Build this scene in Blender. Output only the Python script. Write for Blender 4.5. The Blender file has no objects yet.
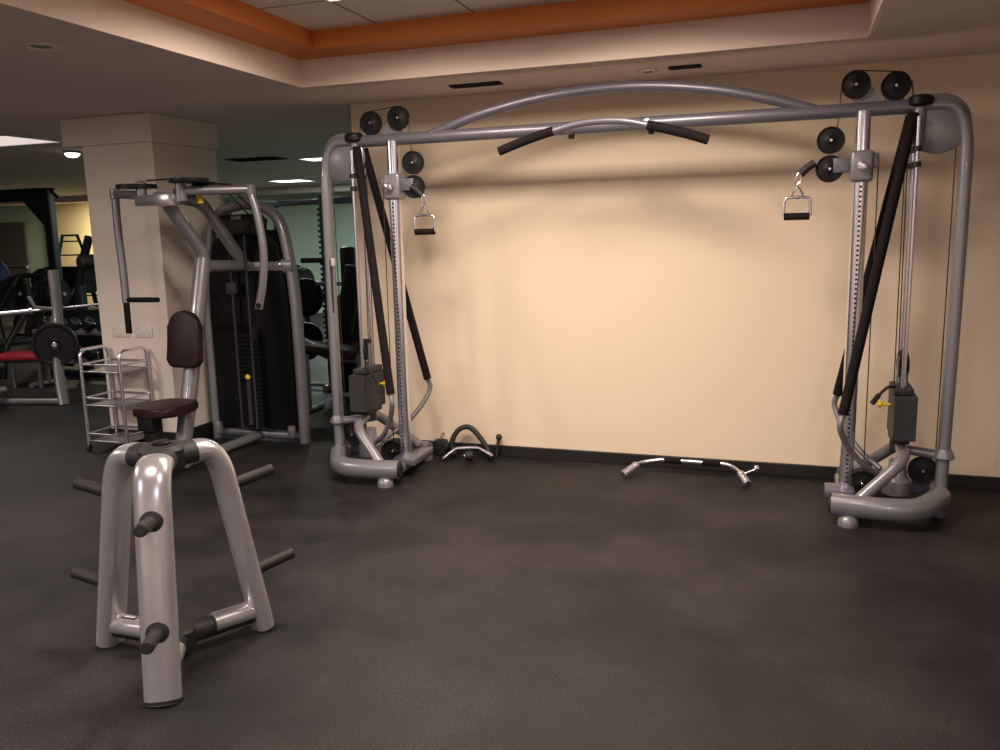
import bpy, bmesh, math, random
from mathutils import Vector, Matrix
random.seed(4)
PI = math.pi
COL = bpy.context.scene.collection

# ------------------------------------------------------------------ camera
CAM_H = 1.6
F_PX = 836.3
yaw, pitch, roll = -0.33508728, -0.16885321, 0.02269654
fwd = Vector((math.sin(yaw)*math.cos(pitch), math.cos(yaw)*math.cos(pitch), math.sin(pitch)))
rgt = Vector((math.cos(yaw), -math.sin(yaw), 0))
dwn = fwd.cross(rgt)
r2 = rgt*math.cos(roll) + dwn*math.sin(roll)
d2 = -rgt*math.sin(roll) + dwn*math.cos(roll)
cam_d = bpy.data.cameras.new('camera'); cam = bpy.data.objects.new('camera', cam_d); COL.objects.link(cam)
cam.matrix_world = Matrix(((r2.x, -d2.x, -fwd.x, 0), (r2.y, -d2.y, -fwd.y, 0), (r2.z, -d2.z, -fwd.z, CAM_H), (0, 0, 0, 1)))
cam_d.sensor_width = 36; cam_d.lens = F_PX*36/1000; cam_d.clip_start = 0.05; cam_d.clip_end = 100
bpy.context.scene.camera = cam

# ------------------------------------------------------------------ materials
def principled(name, col, rough=0.5, metal=0.0, bump=0.0, bscale=60, var=0.0, vscale=6, spec=0.5, coat=0.0, rvar=0.0):
    m = bpy.data.materials.new(name); m.use_nodes = True
    nt = m.node_tree; b = nt.nodes['Principled BSDF']
    b.inputs['Base Color'].default_value = (*col, 1); b.inputs['Roughness'].default_value = rough
    b.inputs['Metallic'].default_value = metal
    b.inputs['Specular IOR Level'].default_value = spec
    b.inputs['Coat Weight'].default_value = coat
    tc = nt.nodes.new('ShaderNodeTexCoord')
    if var > 0:
        n = nt.nodes.new('ShaderNodeTexNoise'); n.inputs['Scale'].default_value = vscale; n.inputs['Detail'].default_value = 6
        nt.links.new(tc.outputs['Object'], n.inputs['Vector'])
        mx = nt.nodes.new('ShaderNodeMix'); mx.data_type = 'RGBA'
        mx.inputs['A'].default_value = tuple(c*(1-var) for c in col)+(1,)
        mx.inputs['B'].default_value = tuple(min(1, c*(1+var)) for c in col)+(1,)
        nt.links.new(n.outputs['Fac'], mx.inputs['Factor'])
        nt.links.new(mx.outputs['Result'], b.inputs['Base Color'])
        if rvar > 0:
            mr = nt.nodes.new('ShaderNodeMapRange'); mr.inputs['To Min'].default_value = rough-rvar; mr.inputs['To Max'].default_value = rough+rvar
            nt.links.new(n.outputs['Fac'], mr.inputs['Value']); nt.links.new(mr.outputs['Result'], b.inputs['Roughness'])
    if bump > 0:
        n = nt.nodes.new('ShaderNodeTexNoise'); n.inputs['Scale'].default_value = bscale; n.inputs['Detail'].default_value = 4
        nt.links.new(tc.outputs['Object'], n.inputs['Vector'])
        bp = nt.nodes.new('ShaderNodeBump'); bp.inputs['Strength'].default_value = bump; bp.inputs['Distance'].default_value = 0.01
        nt.links.new(n.outputs['Fac'], bp.inputs['Height']); nt.links.new(bp.outputs['Normal'], b.inputs['Normal'])
    return m

def emission(name, col, strength):
    m = bpy.data.materials.new(name); m.use_nodes = True
    nt = m.node_tree; nt.nodes.remove(nt.nodes['Principled BSDF'])
    e = nt.nodes.new('ShaderNodeEmission'); e.inputs['Color'].default_value = (*col, 1); e.inputs['Strength'].default_value = strength
    nt.links.new(e.outputs[0], nt.nodes['Material Output'].inputs['Surface'])
    return m

def floor_mat():
    m = principled('rubber_floor', (.042, .037, .036), .62, spec=.35)
    nt = m.node_tree; b = nt.nodes['Principled BSDF']
    tc = nt.nodes.new('ShaderNodeTexCoord')
    n1 = nt.nodes.new('ShaderNodeTexNoise'); n1.inputs['Scale'].default_value = 1.0; n1.inputs['Detail'].default_value = 9; n1.inputs['Roughness'].default_value = .62
    n2 = nt.nodes.new('ShaderNodeTexNoise'); n2.inputs['Scale'].default_value = 130; n2.inputs['Detail'].default_value = 3
    for n in (n1, n2): nt.links.new(tc.outputs['Object'], n.inputs['Vector'])
    r1 = nt.nodes.new('ShaderNodeValToRGB')
    r1.color_ramp.elements[0].position = .42; r1.color_ramp.elements[0].color = (.006, .006, .0065, 1)
    r1.color_ramp.elements[1].position = .60; r1.color_ramp.elements[1].color = (.025, .022, .0225, 1)
    r2_ = nt.nodes.new('ShaderNodeValToRGB')
    r2_.color_ramp.elements[0].position = .38; r2_.color_ramp.elements[0].color = (.5, .5, .5, 1)
    r2_.color_ramp.elements[1].position = .68; r2_.color_ramp.elements[1].color = (1.9, 1.85, 1.85, 1)
    nt.links.new(n1.outputs['Fac'], r1.inputs['Fac']); nt.links.new(n2.outputs['Fac'], r2_.inputs['Fac'])
    mx = nt.nodes.new('ShaderNodeMix'); mx.data_type = 'RGBA'; mx.blend_type = 'MULTIPLY'; mx.inputs['Factor'].default_value = 1
    nt.links.new(r1.outputs['Color'], mx.inputs['A']); nt.links.new(r2_.outputs['Color'], mx.inputs['B'])
    nt.links.new(mx.outputs['Result'], b.inputs['Base Color'])
    bp = nt.nodes.new('ShaderNodeBump'); bp.inputs['Strength'].default_value = .25; bp.inputs['Distance'].default_value = .002
    nt.links.new(n2.outputs['Fac'], bp.inputs['Height']); nt.links.new(bp.outputs['Normal'], b.inputs['Normal'])
    mr = nt.nodes.new('ShaderNodeMapRange'); mr.inputs['To Min'].default_value = .5; mr.inputs['To Max'].default_value = .75
    nt.links.new(n1.outputs['Fac'], mr.inputs['Value']); nt.links.new(mr.outputs['Result'], b.inputs['Roughness'])
    return m

def tile_mat():
    m = principled('ceiling_tile', (.80, .75, .69), .9)
    nt = m.node_tree; b = nt.nodes['Principled BSDF']
    tc = nt.nodes.new('ShaderNodeTexCoord'); mp = nt.nodes.new('ShaderNodeMapping')
    mp.inputs['Location'].default_value = (2.3, -4.05, 0)
    br = nt.nodes.new('ShaderNodeTexBrick'); br.offset = 0
    br.inputs['Scale'].default_value = 1; br.inputs['Brick Width'].default_value = .6; br.inputs['Row Height'].default_value = .6
    br.inputs['Mortar Size'].default_value = .008
    br.inputs['Color1'].default_value = (.80, .75, .69, 1); br.inputs['Color2'].default_value = (.78, .73, .67, 1); br.inputs['Mortar'].default_value = (.22, .19, .17, 1)
    nt.links.new(tc.outputs['Object'], mp.inputs['Vector']); nt.links.new(mp.outputs[0], br.inputs['Vector'])
    nt.links.new(br.outputs['Color'], b.inputs['Base Color'])
    return m

M = {}
M['floor'] = floor_mat()
M['tile'] = tile_mat()
M['wall'] = principled('cream_wall', (.86, .71, .54), .75, bump=.06, bscale=40, var=.03, vscale=1.2)
M['pillar'] = principled('pillar_paint', (.76, .66, .58), .75, bump=.1, bscale=40)
M['green'] = principled('pale_green_wall', (.50, .62, .53), .8, var=.05, vscale=1)
M['yellow'] = principled('pale_yellow_wall', (.78, .66, .40), .8, var=.04, vscale=1)
M['ceil'] = principled('ceiling_paint', (.74, .64, .60), .85, bump=.1, bscale=30, var=.04, vscale=.8)
M['cofcream'] = principled('coffer_cream', (.85, .72, .64), .8)
M['orange'] = principled('orange_paint', (.72, .22, .05), .6, var=.06, vscale=2)
M['base'] = principled('black_baseboard', (.012, .010, .010), .5)
M['silver'] = principled('silver_grey_powdercoat', (.25, .245, .265), .34, .4, coat=.3, var=.03, vscale=20)
M['silverd'] = principled('dark_grey_powdercoat', (.17, .165, .20), .38, .4, coat=.2)
M['bright'] = principled('bright_silver_paint', (.52, .50, .52), .27, .6, coat=.5)
M['chrome'] = principled('chrome', (.78, .78, .86), .22, .95)
M['black'] = principled('black_plastic', (.010, .009, .010), .45, spec=.25)
M['rubber'] = principled('black_rubber', (.012, .011, .011), .6, bump=.1, bscale=150)
M['pad'] = principled('dark_maroon_vinyl', (.018, .007, .008), .5, spec=.3, bump=.15, bscale=120)
M['foam'] = principled('dark_brown_foam', (.009, .006, .007), .85, spec=.2, bump=.2, bscale=150)
M['cable'] = principled('black_cable', (.02, .015, .012), .5)
M['stackm'] = principled('dark_weight_stack', (.036, .036, .040), .55, spec=.3)
M['shroud'] = principled('black_shroud', (.005, .005, .006), .6, spec=.15)
M['hole'] = principled('drilled_hole', (.01, .01, .012), .8)
M['yellowp'] = principled('yellow_plastic', (.85, .62, .02), .4)
M['white'] = principled('white_plastic', (.70, .66, .60), .45)
M['red'] = principled('red_vinyl', (.30, .02, .03), .45)
M['blue'] = principled('dark_blue_vinyl', (.008, .010, .07), .6, spec=.25)
M['navy'] = principled('navy_rack_paint', (.010, .013, .022), .35)
M['teal'] = principled('teal_rack_paint', (.02, .07, .075), .4)
M['vent'] = principled('vent_black', (.012, .010, .010), .7)
M['lampw'] = emission('lamp_diffuser', (1.0, .86, .70), 5)
M['lampc'] = emission('lamp_diffuser_cool', (.90, 1.0, .92), 5)
M['lampl'] = emission('lamp_diffuser_left', (1.0, .86, .78), .8)

# ------------------------------------------------------------------ mesh helpers
def link(name, bm, mat, parent=None, smooth=True, sharp=40):
    me = bpy.data.meshes.new(name)
    bmesh.ops.recalc_face_normals(bm, faces=bm.faces[:])
    if smooth:
        lim = math.radians(sharp)
        for e in bm.edges:
            if len(e.link_faces) == 2 and e.calc_face_angle(0) > lim: e.smooth = False
        for f in bm.faces: f.smooth = True
    bm.to_mesh(me); bm.free()
    me.materials.append(mat)
    o = bpy.data.objects.new(name, me); COL.objects.link(o)
    if parent: o.parent = parent
    return o

def nb(): return bmesh.new()

def box(bm, c, s, bev=0.0, rot=None, seg=2):
    r = bmesh.ops.create_cube(bm, size=1)
    vs = r['verts']
    mat = Matrix.Translation(Vector(c)) @ (rot.to_4x4() if rot else Matrix.Identity(4)) @ Matrix.Diagonal((*s, 1))
    bmesh.ops.transform(bm, matrix=mat, verts=vs)
    if bev > 0:
        es = list({e for v in vs for e in v.link_edges})
        bmesh.ops.bevel(bm, geom=es, offset=bev, segments=seg, affect='EDGES', profile=.5)
    return bm

def smoothpath(pts, n=8, closed=False):
    P = [Vector(p) for p in pts]; out = []
    m = len(P)
    rng = range(m) if closed else range(m-1)
    for i in rng:
        p1, p2 = P[i], P[(i+1) % m]
        p0 = P[(i-1) % m] if (closed or i > 0) else p1*2-p2
        p3 = P[(i+2) % m] if (closed or i < m-2) else p2*2-p1
        for k in range(n):
            t = k/n
            out.append(.5*((2*p1)+(p2-p0)*t+(2*p0-5*p1+4*p2-p3)*t*t+(3*p1-p0-3*p2+p3)*t**3))
    if not closed: out.append(P[-1])
    return out

def fillet(pts, r, n=6):
    """polyline with rounded corners"""
    P = [Vector(p) for p in pts]; out = [P[0]]
    for i in range(1, len(P)-1):
        a = P[i-1]-P[i]; b = P[i+1]-P[i]
        rr = r[i-1] if isinstance(r, (list, tuple)) else r
        la = min(rr, a.length*.48); lb = min(rr, b.length*.48)
        A = P[i]+a.normalized()*la; B = P[i]+b.normalized()*lb
        for k in range(n+1):
            t = k/n
            out.append(A*(1-t)**2+P[i]*2*t*(1-t)+B*t*t)
    out.append(P[-1]); return out

def tube(bm, pts, ra, rb=None, seg=14, up=(0, 0, 1), scale=None, closed=False, power=2.0):
    """sweep an elliptical (or squircle) section; ra is along the side axis, rb along the 'up'-ish axis"""
    rb = rb or ra
    P = [Vector(p) for p in pts]; n = len(P)
    T = []
    for i in range(n):
        if closed: t = P[(i+1) % n]-P[i-1]
        elif i == 0: t = P[1]-P[0]
        elif i == n-1: t = P[-1]-P[-2]
        else: t = P[i+1]-P[i-1]
        T.append(t.normalized())
    u = Vector(up)
    if abs(T[0].dot(u)) > .95: u = Vector((0, 1, 0))
    u = (u-T[0]*u.dot(T[0])).normalized()
    rings = []
    for i in range(n):
        if i: 
            q = T[i-1].rotation_difference(T[i]); u = q @ u; u = (u-T[i]*u.dot(T[i])).normalized()
        s = T[i].cross(u)
        k = scale[i] if scale else 1
        ring = []
        for j in range(seg):
            a = 2*PI*j/seg; c, d = math.cos(a), math.sin(a)
            c = math.copysign(abs(c)**(2/power), c); d = math.copysign(abs(d)**(2/power), d)
            ring.append(bm.verts.new(P[i]+s*(ra*c*k)+u*(rb*d*k)))
        rings.append(ring)
    for i in range(n if closed else n-1):
        A, B = rings[i], rings[(i+1) % n]
        for j in range(seg): bm.faces.new((A[j], A[(j+1) % seg], B[(j+1) % seg], B[j]))
    if not closed:
        bm.faces.new(rings[0][::-1]); bm.faces.new(rings[-1])
    return bm

def lathe(bm, prof, c=(0, 0, 0), axis=(0, 0, 1), seg=28):
    """profile list of (r, h) along the axis"""
    ax = Vector(axis).normalized()
    q = Vector((0, 0, 1)).rotation_difference(ax)
    c = Vector(c); rings = []
    for r, h in prof:
        if r < 1e-6: rings.append([bm.verts.new(c+q@Vector((0, 0, h)))])
        else: rings.append([bm.verts.new(c+q@Vector((r*math.cos(2*PI*j/seg), r*math.sin(2*PI*j/seg), h))) for j in range(seg)])
    for A, B in zip(rings, rings[1:]):
        for j in range(seg):
            k = (j+1) % seg
            if len(A) == 1 and len(B) == 1: continue
            if len(A) == 1: bm.faces.new((A[0], B[k], B[j]))
            elif len(B) == 1: bm.faces.new((A[j], A[k], B[0]))
            else: bm.faces.new((A[j], A[k], B[k], B[j]))
    if len(rings[0]) > 1: bm.faces.new(rings[0][::-1])
    if len(rings[-1]) > 1: bm.faces.new(rings[-1])
    return bm

def cyl(bm, a, b, r, seg=20, bev=0.0):
    a, b = Vector(a), Vector(b); L = (b-a).length
    if bev: prof = [(r-bev, 0), (r, bev), (r, L-bev), (r-bev, L)]
    else: prof = [(r, 0), (r, L)]
    return lathe(bm, prof, a, b-a, seg)

def prism(bm, outline, depth, origin=(0, 0, 0), ux=(1, 0, 0), uy=(0, 0, 1), bev=0.0):
    """outline in (ux, uy) plane, extruded +-depth/2 along the normal"""
    ux, uy = Vector(ux).normalized(), Vector(uy).normalized(); n = ux.cross(uy); o = Vector(origin)
    A = [bm.verts.new(o+ux*x+uy*y-n*depth/2) for x, y in outline]
    B = [bm.verts.new(o+ux*x+uy*y+n*depth/2) for x, y in outline]
    m = len(outline)
    fa = bm.faces.new(A[::-1]); fb = bm.faces.new(B)
    for i in range(m): bm.faces.new((A[i], A[(i+1) % m], B[(i+1) % m], B[i]))
    if bev:
        es = list(set(fa.edges) | set(fb.edges))
        bmesh.ops.bevel(bm, geom=es, offset=bev, segments=3, affect='EDGES', profile=.5)
    return bm

def empty(name, loc, label, cat, group=None):
    o = bpy.data.objects.new(name, None); COL.objects.link(o); o.location = loc; o.empty_display_size = .1
    o['label'] = label; o['category'] = cat
    if group: o['group'] = group
    return o

def tag(o, label, cat, group=None):
    o['label'] = label; o['category'] = cat
    if group: o['group'] = group
    return o

def struct(name, bm, mat, smooth=False):
    o = link(name, bm, mat, None, smooth); o['kind'] = 'structure'; return o

def reorigin(root):
    """parts are modelled in world space: hand them to the root without moving them"""
    inv = Matrix.Translation(root.location).inverted()
    for ch in root.children:
        ch.data.transform(inv)
        for g in ch.children:
            g.data.transform(inv)

# ------------------------------------------------------------------ room
CEIL = 2.53
WY = 5.57      # cream wall plane
XL, XR, YN, YF = -20.0, 3.6, -3.2, 15.5
struct('floor', box(nb(), ((XL+XR)/2, (YN+YF)/2, -.05), (XR-XL+.6, YF-YN+.6, .1)), M['floor'])
bm = nb(); box(bm, ((-3.03+XR)/2, WY+.15, 1.55), (XR+3.03, .3, 3.1)); struct('wall_back', bm, M['wall'])
struct('wall_right', box(nb(), (XR+.1, (YN+WY)/2, 1.55), (.2, WY-YN+.6, 3.1)), M['wall'])
struct('wall_near', box(nb(), ((XL+XR)/2, YN-.1, 1.55), (XR-XL+.4, .2, 3.1)), M['wall'])
struct('wall_far', box(nb(), ((XL-3.0)/2, YF+.1, 1.55), (-3.0-XL+.4, .2, 3.1)), M['green'])
struct('wall_left', box(nb(), (XL-.1, (YN+YF)/2, 1.55), (.2, YF-YN+.6, 3.1)), M['green'])
struct('wall_passage', box(nb(), (-2.93, (WY+YF)/2+.15, 1.55), (.2, YF-WY-.3, 3.1)), M['green'])
# yellow-painted stretch of the far wall
struct('wall_yellow', box(nb(), (-14.75, YF-.08, 1.265), (3.2, .16, 2.53)), M['yellow'])

# ceiling with a stepped coffer over the free floor
CX0, CX1, CY0, CY1 = -2.96, .33, .5, 4.82
def ring_boxes(bm, x0, x1, y0, y1, X0, X1, Y0, Y1, z0, z1):
    zc, dz = (z0+z1)/2, z1-z0
    box(bm, ((X0+x0)/2, (Y0+Y1)/2, zc), (x0-X0, Y1-Y0, dz))
    box(bm, ((x1+X1)/2, (Y0+Y1)/2, zc), (X1-x1, Y1-Y0, dz))
    box(bm, ((x0+x1)/2, (Y0+y0)/2, zc), (x1-x0, y0-Y0, dz))
    box(bm, ((x0+x1)/2, (y1+Y1)/2, zc), (x1-x0, Y1-y1, dz))
bm = nb(); ring_boxes(bm, CX0-.02, CX1+.02, CY0-.02, CY1+.02, XL-.2, XR+.2, YN-.2, YF+.2, CEIL, CEIL+.03)
struct('ceiling', bm, M['ceil'])
bm = nb(); ring_boxes(bm, CX0, CX1, CY0, CY1, CX0-.02, CX1+.02, CY0-.02, CY1+.02, CEIL, CEIL+.165)
struct('trim_1', bm, M['cofcream'])
LX = .24
bm = nb(); ring_boxes(bm, CX0+LX, CX1-LX, CY0+LX, CY1-LX, CX0-.12, CX1+.12, CY0-.12, CY1+.12, CEIL+.165, CEIL+.27)
struct('trim_2', bm, M['orange'])
struct('ceiling_tiles', box(nb(), ((CX0+CX1)/2, (CY0+CY1)/2, CEIL+.29), (CX1-CX0+.24, CY1-CY0+.24, .04)), M['tile'])
# dropped beam in the far part of the gym
struct('trim_3', box(nb(), (-11.5, 13.9, CEIL-.06), (16.6, .4, .12)), M['ceil'])

# baseboards
struct('baseboard_back', box(nb(), ((-3.03+XR)/2, WY-.012, .04), (XR+3.03, .024, .08), .004), M['base'])
struct('baseboard_right', box(nb(), (XR-.012, (YN+WY)/2, .04), (.024, WY-YN-.06, .08)), M['base'])

# pillar with a wider capital
PX0, PX1, PY0, PY1 = -5.16, -4.50, 5.21, 5.95
bm = nb(); box(bm, ((PX0+PX1)/2, (PY0+PY1)/2, 1.16), (PX1-PX0, PY1-PY0, 2.32), .006)
struct('pillar', bm, M['pillar'])
bm = nb(); box(bm, ((-5.33-4.485)/2, (5.19+5.97)/2, 2.424), (.845, .78, .208), .006)
struct('pillar_capital', bm, M['pillar'])
bm = nb(); box(bm, ((PX0+PX1)/2, (PY0+PY1)/2, .055), (PX1-PX0+.03, PY1-PY0+.03, .11), .004)
struct('baseboard_pillar', bm, M['base'])

# far doorway in the far wall; the opening's shade is a dark-painted panel
bm = nb(); box(bm, (-17.75, YF-.03, 1.05), (.9, .06, 2.1)); struct('doorway_panel', bm, principled('doorway_dark', (.10, .10, .095), .6))

# ------------------------------------------------------------------ ceiling fixtures
def panel_light(x, y, z, sx, sy, mat, label, group, frame=M['white'], power=0, col=(1, .86, .7), name='ceiling_light', spread=PI):
    t = empty(name, (x, y, z), label, 'ceiling light', group)
    bm = nb()
    w = .02
    for dx, dy, ax, ay in ((sx/2, 0, w, sy+w), (-sx/2, 0, w, sy+w), (0, sy/2, sx+w, w), (0, -sy/2, sx+w, w)):
        box(bm, (x+dx, y+dy, z-.006), (ax, ay, .012))
    link('frame', bm, frame, t, False)
    link('diffuser', box(nb(), (x, y, z-.003), (sx-w, sy-w, .004)), mat, t, False)
    reorigin(t)
    if power:
        ld = bpy.data.lights.new('panel_glow', 'AREA'); ld.shape = 'RECTANGLE'; ld.size = sx*.92; ld.size_y = sy*.92
        ld.energy = power; ld.color = col; ld.spread = spread
        lo = bpy.data.objects.new('panel_glow', ld); COL.objects.link(lo); lo.location = (x, y, z-.02)
    return t

TZ = CEIL+.27
WARM = (1, .84, .71)
panel_light(-2.0, 3.75, TZ, .58, .58, M['lampw'], 'square recessed light in the coffer tiles, nearest the orange corner', 'lights in the coffer', power=44, col=WARM, spread=2.85)
panel_light(-.8, 3.75, TZ, .58, .58, M['lampw'], 'square recessed light in the middle of the coffer tiles near the machine', 'lights in the coffer', power=54, col=WARM, spread=2.85)
panel_light(-.2, 1.35, TZ, .58, .58, M['lampw'], 'square recessed light in the coffer tiles, right one farther from the machine', 'lights in the coffer', power=22, col=WARM, spread=2.85)
panel_light(-2.0, 1.35, TZ, .58, .58, M['lampw'], 'square recessed light in the coffer tiles, left one farther from the machine', 'lights in the coffer', power=22, col=WARM, spread=2.85)

# left part of the gym; the first three are unseen lamps added as fill
panel_light(-5.6, 1.6, CEIL, .58, .58, M['lampl'], 'added unseen fill light brightening the pillar front, left of the coffer', 'added fill lights out of view', power=120, col=(1, .87, .80))
panel_light(-3.6, -1.5, CEIL, .58, .58, M['lampl'], 'added cool fill light left behind the viewpoint', 'added fill lights out of view', power=85, col=(.94, .88, .97))
panel_light(1.2, -1.5, CEIL, .58, .58, M['lampl'], 'added cool fill light right behind the viewpoint', 'added fill lights out of view', power=85, col=(.94, .88, .97))
panel_light(-7.45, 5.98, CEIL, 2.0, .62, M['lampl'], 'long bright light panel in the ceiling left of the pillar', None, power=30, col=(1, .9, .8))
panel_light(-7.92, 12.4, CEIL, .62, .5, M['lampc'], 'rectangular light panel on the dark far ceiling above the weight machine', 'far ceiling lights', power=20, col=(.85, 1, .92))
panel_light(-5.45, 9.15, CEIL, .36, .36, M['lampc'], 'small square ceiling light just left of the cable machine upright', 'far ceiling lights', power=25, col=(.9, 1, .94))
panel_light(-6.3, 12.6, CEIL, 1.2, .6, M['lampc'], 'ceiling light panel seen behind the left tower of the cable machine', 'far ceiling lights', power=130, col=(.85, 1, .92))
# extra lamp hidden behind the pillar, added to brighten the yellow wall
panel_light(-14.0, 14.6, CEIL, .7, .4, M['lampw'], 'added warm fill light by the yellow far wall, hidden by the pillar', 'far ceiling lights', power=150, col=(1, .87, .6))
t = empty('dome_lamp', (-7.07, 7.0, CEIL), 'small round white dome lamp on the ceiling beside the pillar', 'ceiling light')
link('base', lathe(nb(), [(.085, 0), (.085, -.02), (.07, -.03)], (-7.07, 7.0, CEIL)), M['silverd'], t)
link('dome', lathe(nb(), [(.075, -.02), (.07, -.04), (.045, -.062), (0, -.07)], (-7.07, 7.0, CEIL)), emission('dome_glow', (1, .9, .8), 6), t)
reorigin(t)

def vent(x, y, sx, sy, label, slats=4):
    t = empty('ceiling_vent', (x, y, CEIL), label, 'ceiling vent')
    bm = nb(); w = .015
    for dx, dy, ax, ay in ((sx/2, 0, w, sy+w), (-sx/2, 0, w, sy+w), (0, sy/2, sx+w, w), (0, -sy/2, sx+w, w)):
        box(bm, (x+dx, y+dy, CEIL-.006), (ax, ay, .012))
    link('frame', bm, M['vent'], t, False)
    link('backing', box(nb(), (x, y, CEIL-.002), (sx, sy, .004)), M['vent'], t, False)
    bm = nb()
    for i in range(slats): box(bm, (x, y-sy/2+sy*(i+.5)/slats, CEIL-.008), (sx-.01, sy/slats*.35, .006), rot=Matrix.Rotation(.5, 3, 'X'))
    link('slats', bm, M['vent'], t, False); reorigin(t)
vent(-1.925, 5.19, .32, .07, 'slim black ceiling vent above the left part of the arched beam')
vent(-.62, 5.18, .17, .05, 'short black ceiling vent with silver end, above the middle of the beam')
vent(-6.05, 8.75, .65, .3, 'dark square ceiling vent just right of the pillar top')
def downlight(x, y, label):
    t = empty('recessed_spotlight', (x, y, CEIL), label, 'ceiling light')
    link('trim_ring', lathe(nb(), [(.062, 0), (.062, -.006), (.045, -.010), (.04, -.002)], (x, y, CEIL)), M['chrome'], t)
    link('lens', lathe(nb(), [(.04, -.001), (.03, -.004), (0, -.005)], (x, y, CEIL)), M['white'], t); reorigin(t)
downlight(-.84, 5.2, 'small unlit round ceiling spotlight beside the short black vent')
for lab, x, y in (('unlit recessed ceiling fitting near the top left corner of the picture', -3.32, 2.62), ('unlit recessed ceiling fitting left of the coffer, nearer the pillar', -3.43, 3.28)):
    t = empty('recessed_spotlight', (x, y, CEIL), lab, 'ceiling light')
    link('trim_ring', lathe(nb(), [(.085, 0), (.085, -.006), (.066, -.010), (.06, -.002)], (x, y, CEIL)), M['ceil'], t)
    link('lens', lathe(nb(), [(.06, -.001), (.04, -.003), (0, -.004)], (x, y, CEIL)), M['silverd'], t); reorigin(t)

# wall sockets on the pillar
for x, lab in ((-4.95, 'white twin wall socket on the pillar, left of the two'), (-4.73, 'white twin wall socket on the pillar, right of the two')):
    t = empty('wall_socket', (x, PY0, .90), lab, 'socket')
    link('plate', box(nb(), (x, PY0-.007, .90), (.155, .012, .085), .004), M['white'], t)
    for dx in (-.038, .038):
        link('outlet', lathe(nb(), [(.026, 0), (.026, .004), (.021, .004), (.019, .0015), (0, .0015)], (x+dx, PY0-.013, .90), (0, -1, 0), 20), M['white'], t)
    reorigin(t)

# ------------------------------------------------------------------ cable crossover machine
CXM, YM = -1.045, 5.0
cm = empty('cable_crossover_machine', (CXM, YM, 0), 'grey arched cable crossover machine with two pulley towers against the cream wall', 'gym machine')
POST_U, OUT_U, BEAM_Z = 1.385, 1.915, 2.20
# beam
bz_end = BEAM_Z-.005
link('top_beam', tube(nb(), [(CXM-1.67, YM, BEAM_Z), (CXM+1.67, YM, BEAM_Z)], .033, .038, 18), M['silverd'], cm)
arch_pts = [(CXM+u, YM, z) for u, z in ((-1.14, 2.21), (-1.00, 2.255), (-.78, 2.318), (-.45, 2.38), (-.1, 2.41), (.25, 2.405), (.6, 2.36), (.88, 2.295), (1.0, 2.26), (1.15, 2.21))]
link('arch_tube', tube(nb(), smoothpath(arch_pts, 6), .026, .03, 16), M['silverd'], cm)
# pull-up bar in front of the beam
HY = 4.80
bar = smoothpath([(-1.32, HY, 2.165), (-1.18, HY, 2.195), (-1.045, HY, 2.205), (-.90, HY, 2.195), (-.77, HY, 2.165)], 6)
link('pull_up_bar', tube(nb(), bar, .021, seg=14), M['silverd'], cm)
for s in (-1, 1):
    g = [(CXM+s*.27, HY, 2.167), (CXM+s*.36, HY, 2.145), (CXM+s*.48, HY, 2.11), (CXM+s*.60, HY, 2.07)]
    link('bar_grip', tube(nb(), smoothpath(g, 5), .027, seg=16), M['foam'], cm)
    bm = nb(); tube(bm, fillet([(CXM+.03+s*.235, HY, 2.19), (CXM+.03+s*.235, HY+.1, 2.165), (CXM+.03+s*.235, YM-.02, 2.175)], .05), .016)
    link('bar_bracket', bm, M['silverd'], cm)
    bm = nb(); cyl(bm, (CXM+.03+s*.235, YM-.03, 2.17), (CXM+.03+s*.235, YM-.03, 2.135), .018, 14, .004)
    link('bracket_bolt', bm, M['black'], cm)

def pulley(parent, c, r, axis=(0, 1, 0), w=.028):
    bm = nb()
    h = w/2
    lathe(bm, [(0, -h*.7), (r*.18, -h*.7), (r*.22, -h), (r*.30, -h*.75), (r*.84, -h*.62), (r*.9, -h), (r, -h), (r*.93, 0), (r, h), (r*.9, h), (r*.84, h*.62), (r*.30, h*.75), (r*.22, h), (r*.18, h*.7), (0, h*.7)], c, axis, 36)
    p = link('pulley', bm, M['black'], parent)
    a = Vector(axis).normalized(); c = Vector(c)
    bm = nb(); cyl(bm, c-a*(h+.006), c+a*(h+.006), .009, 12, .002)
    link('axle_bolt', bm, M['chrome'], p)
    return p

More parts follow.
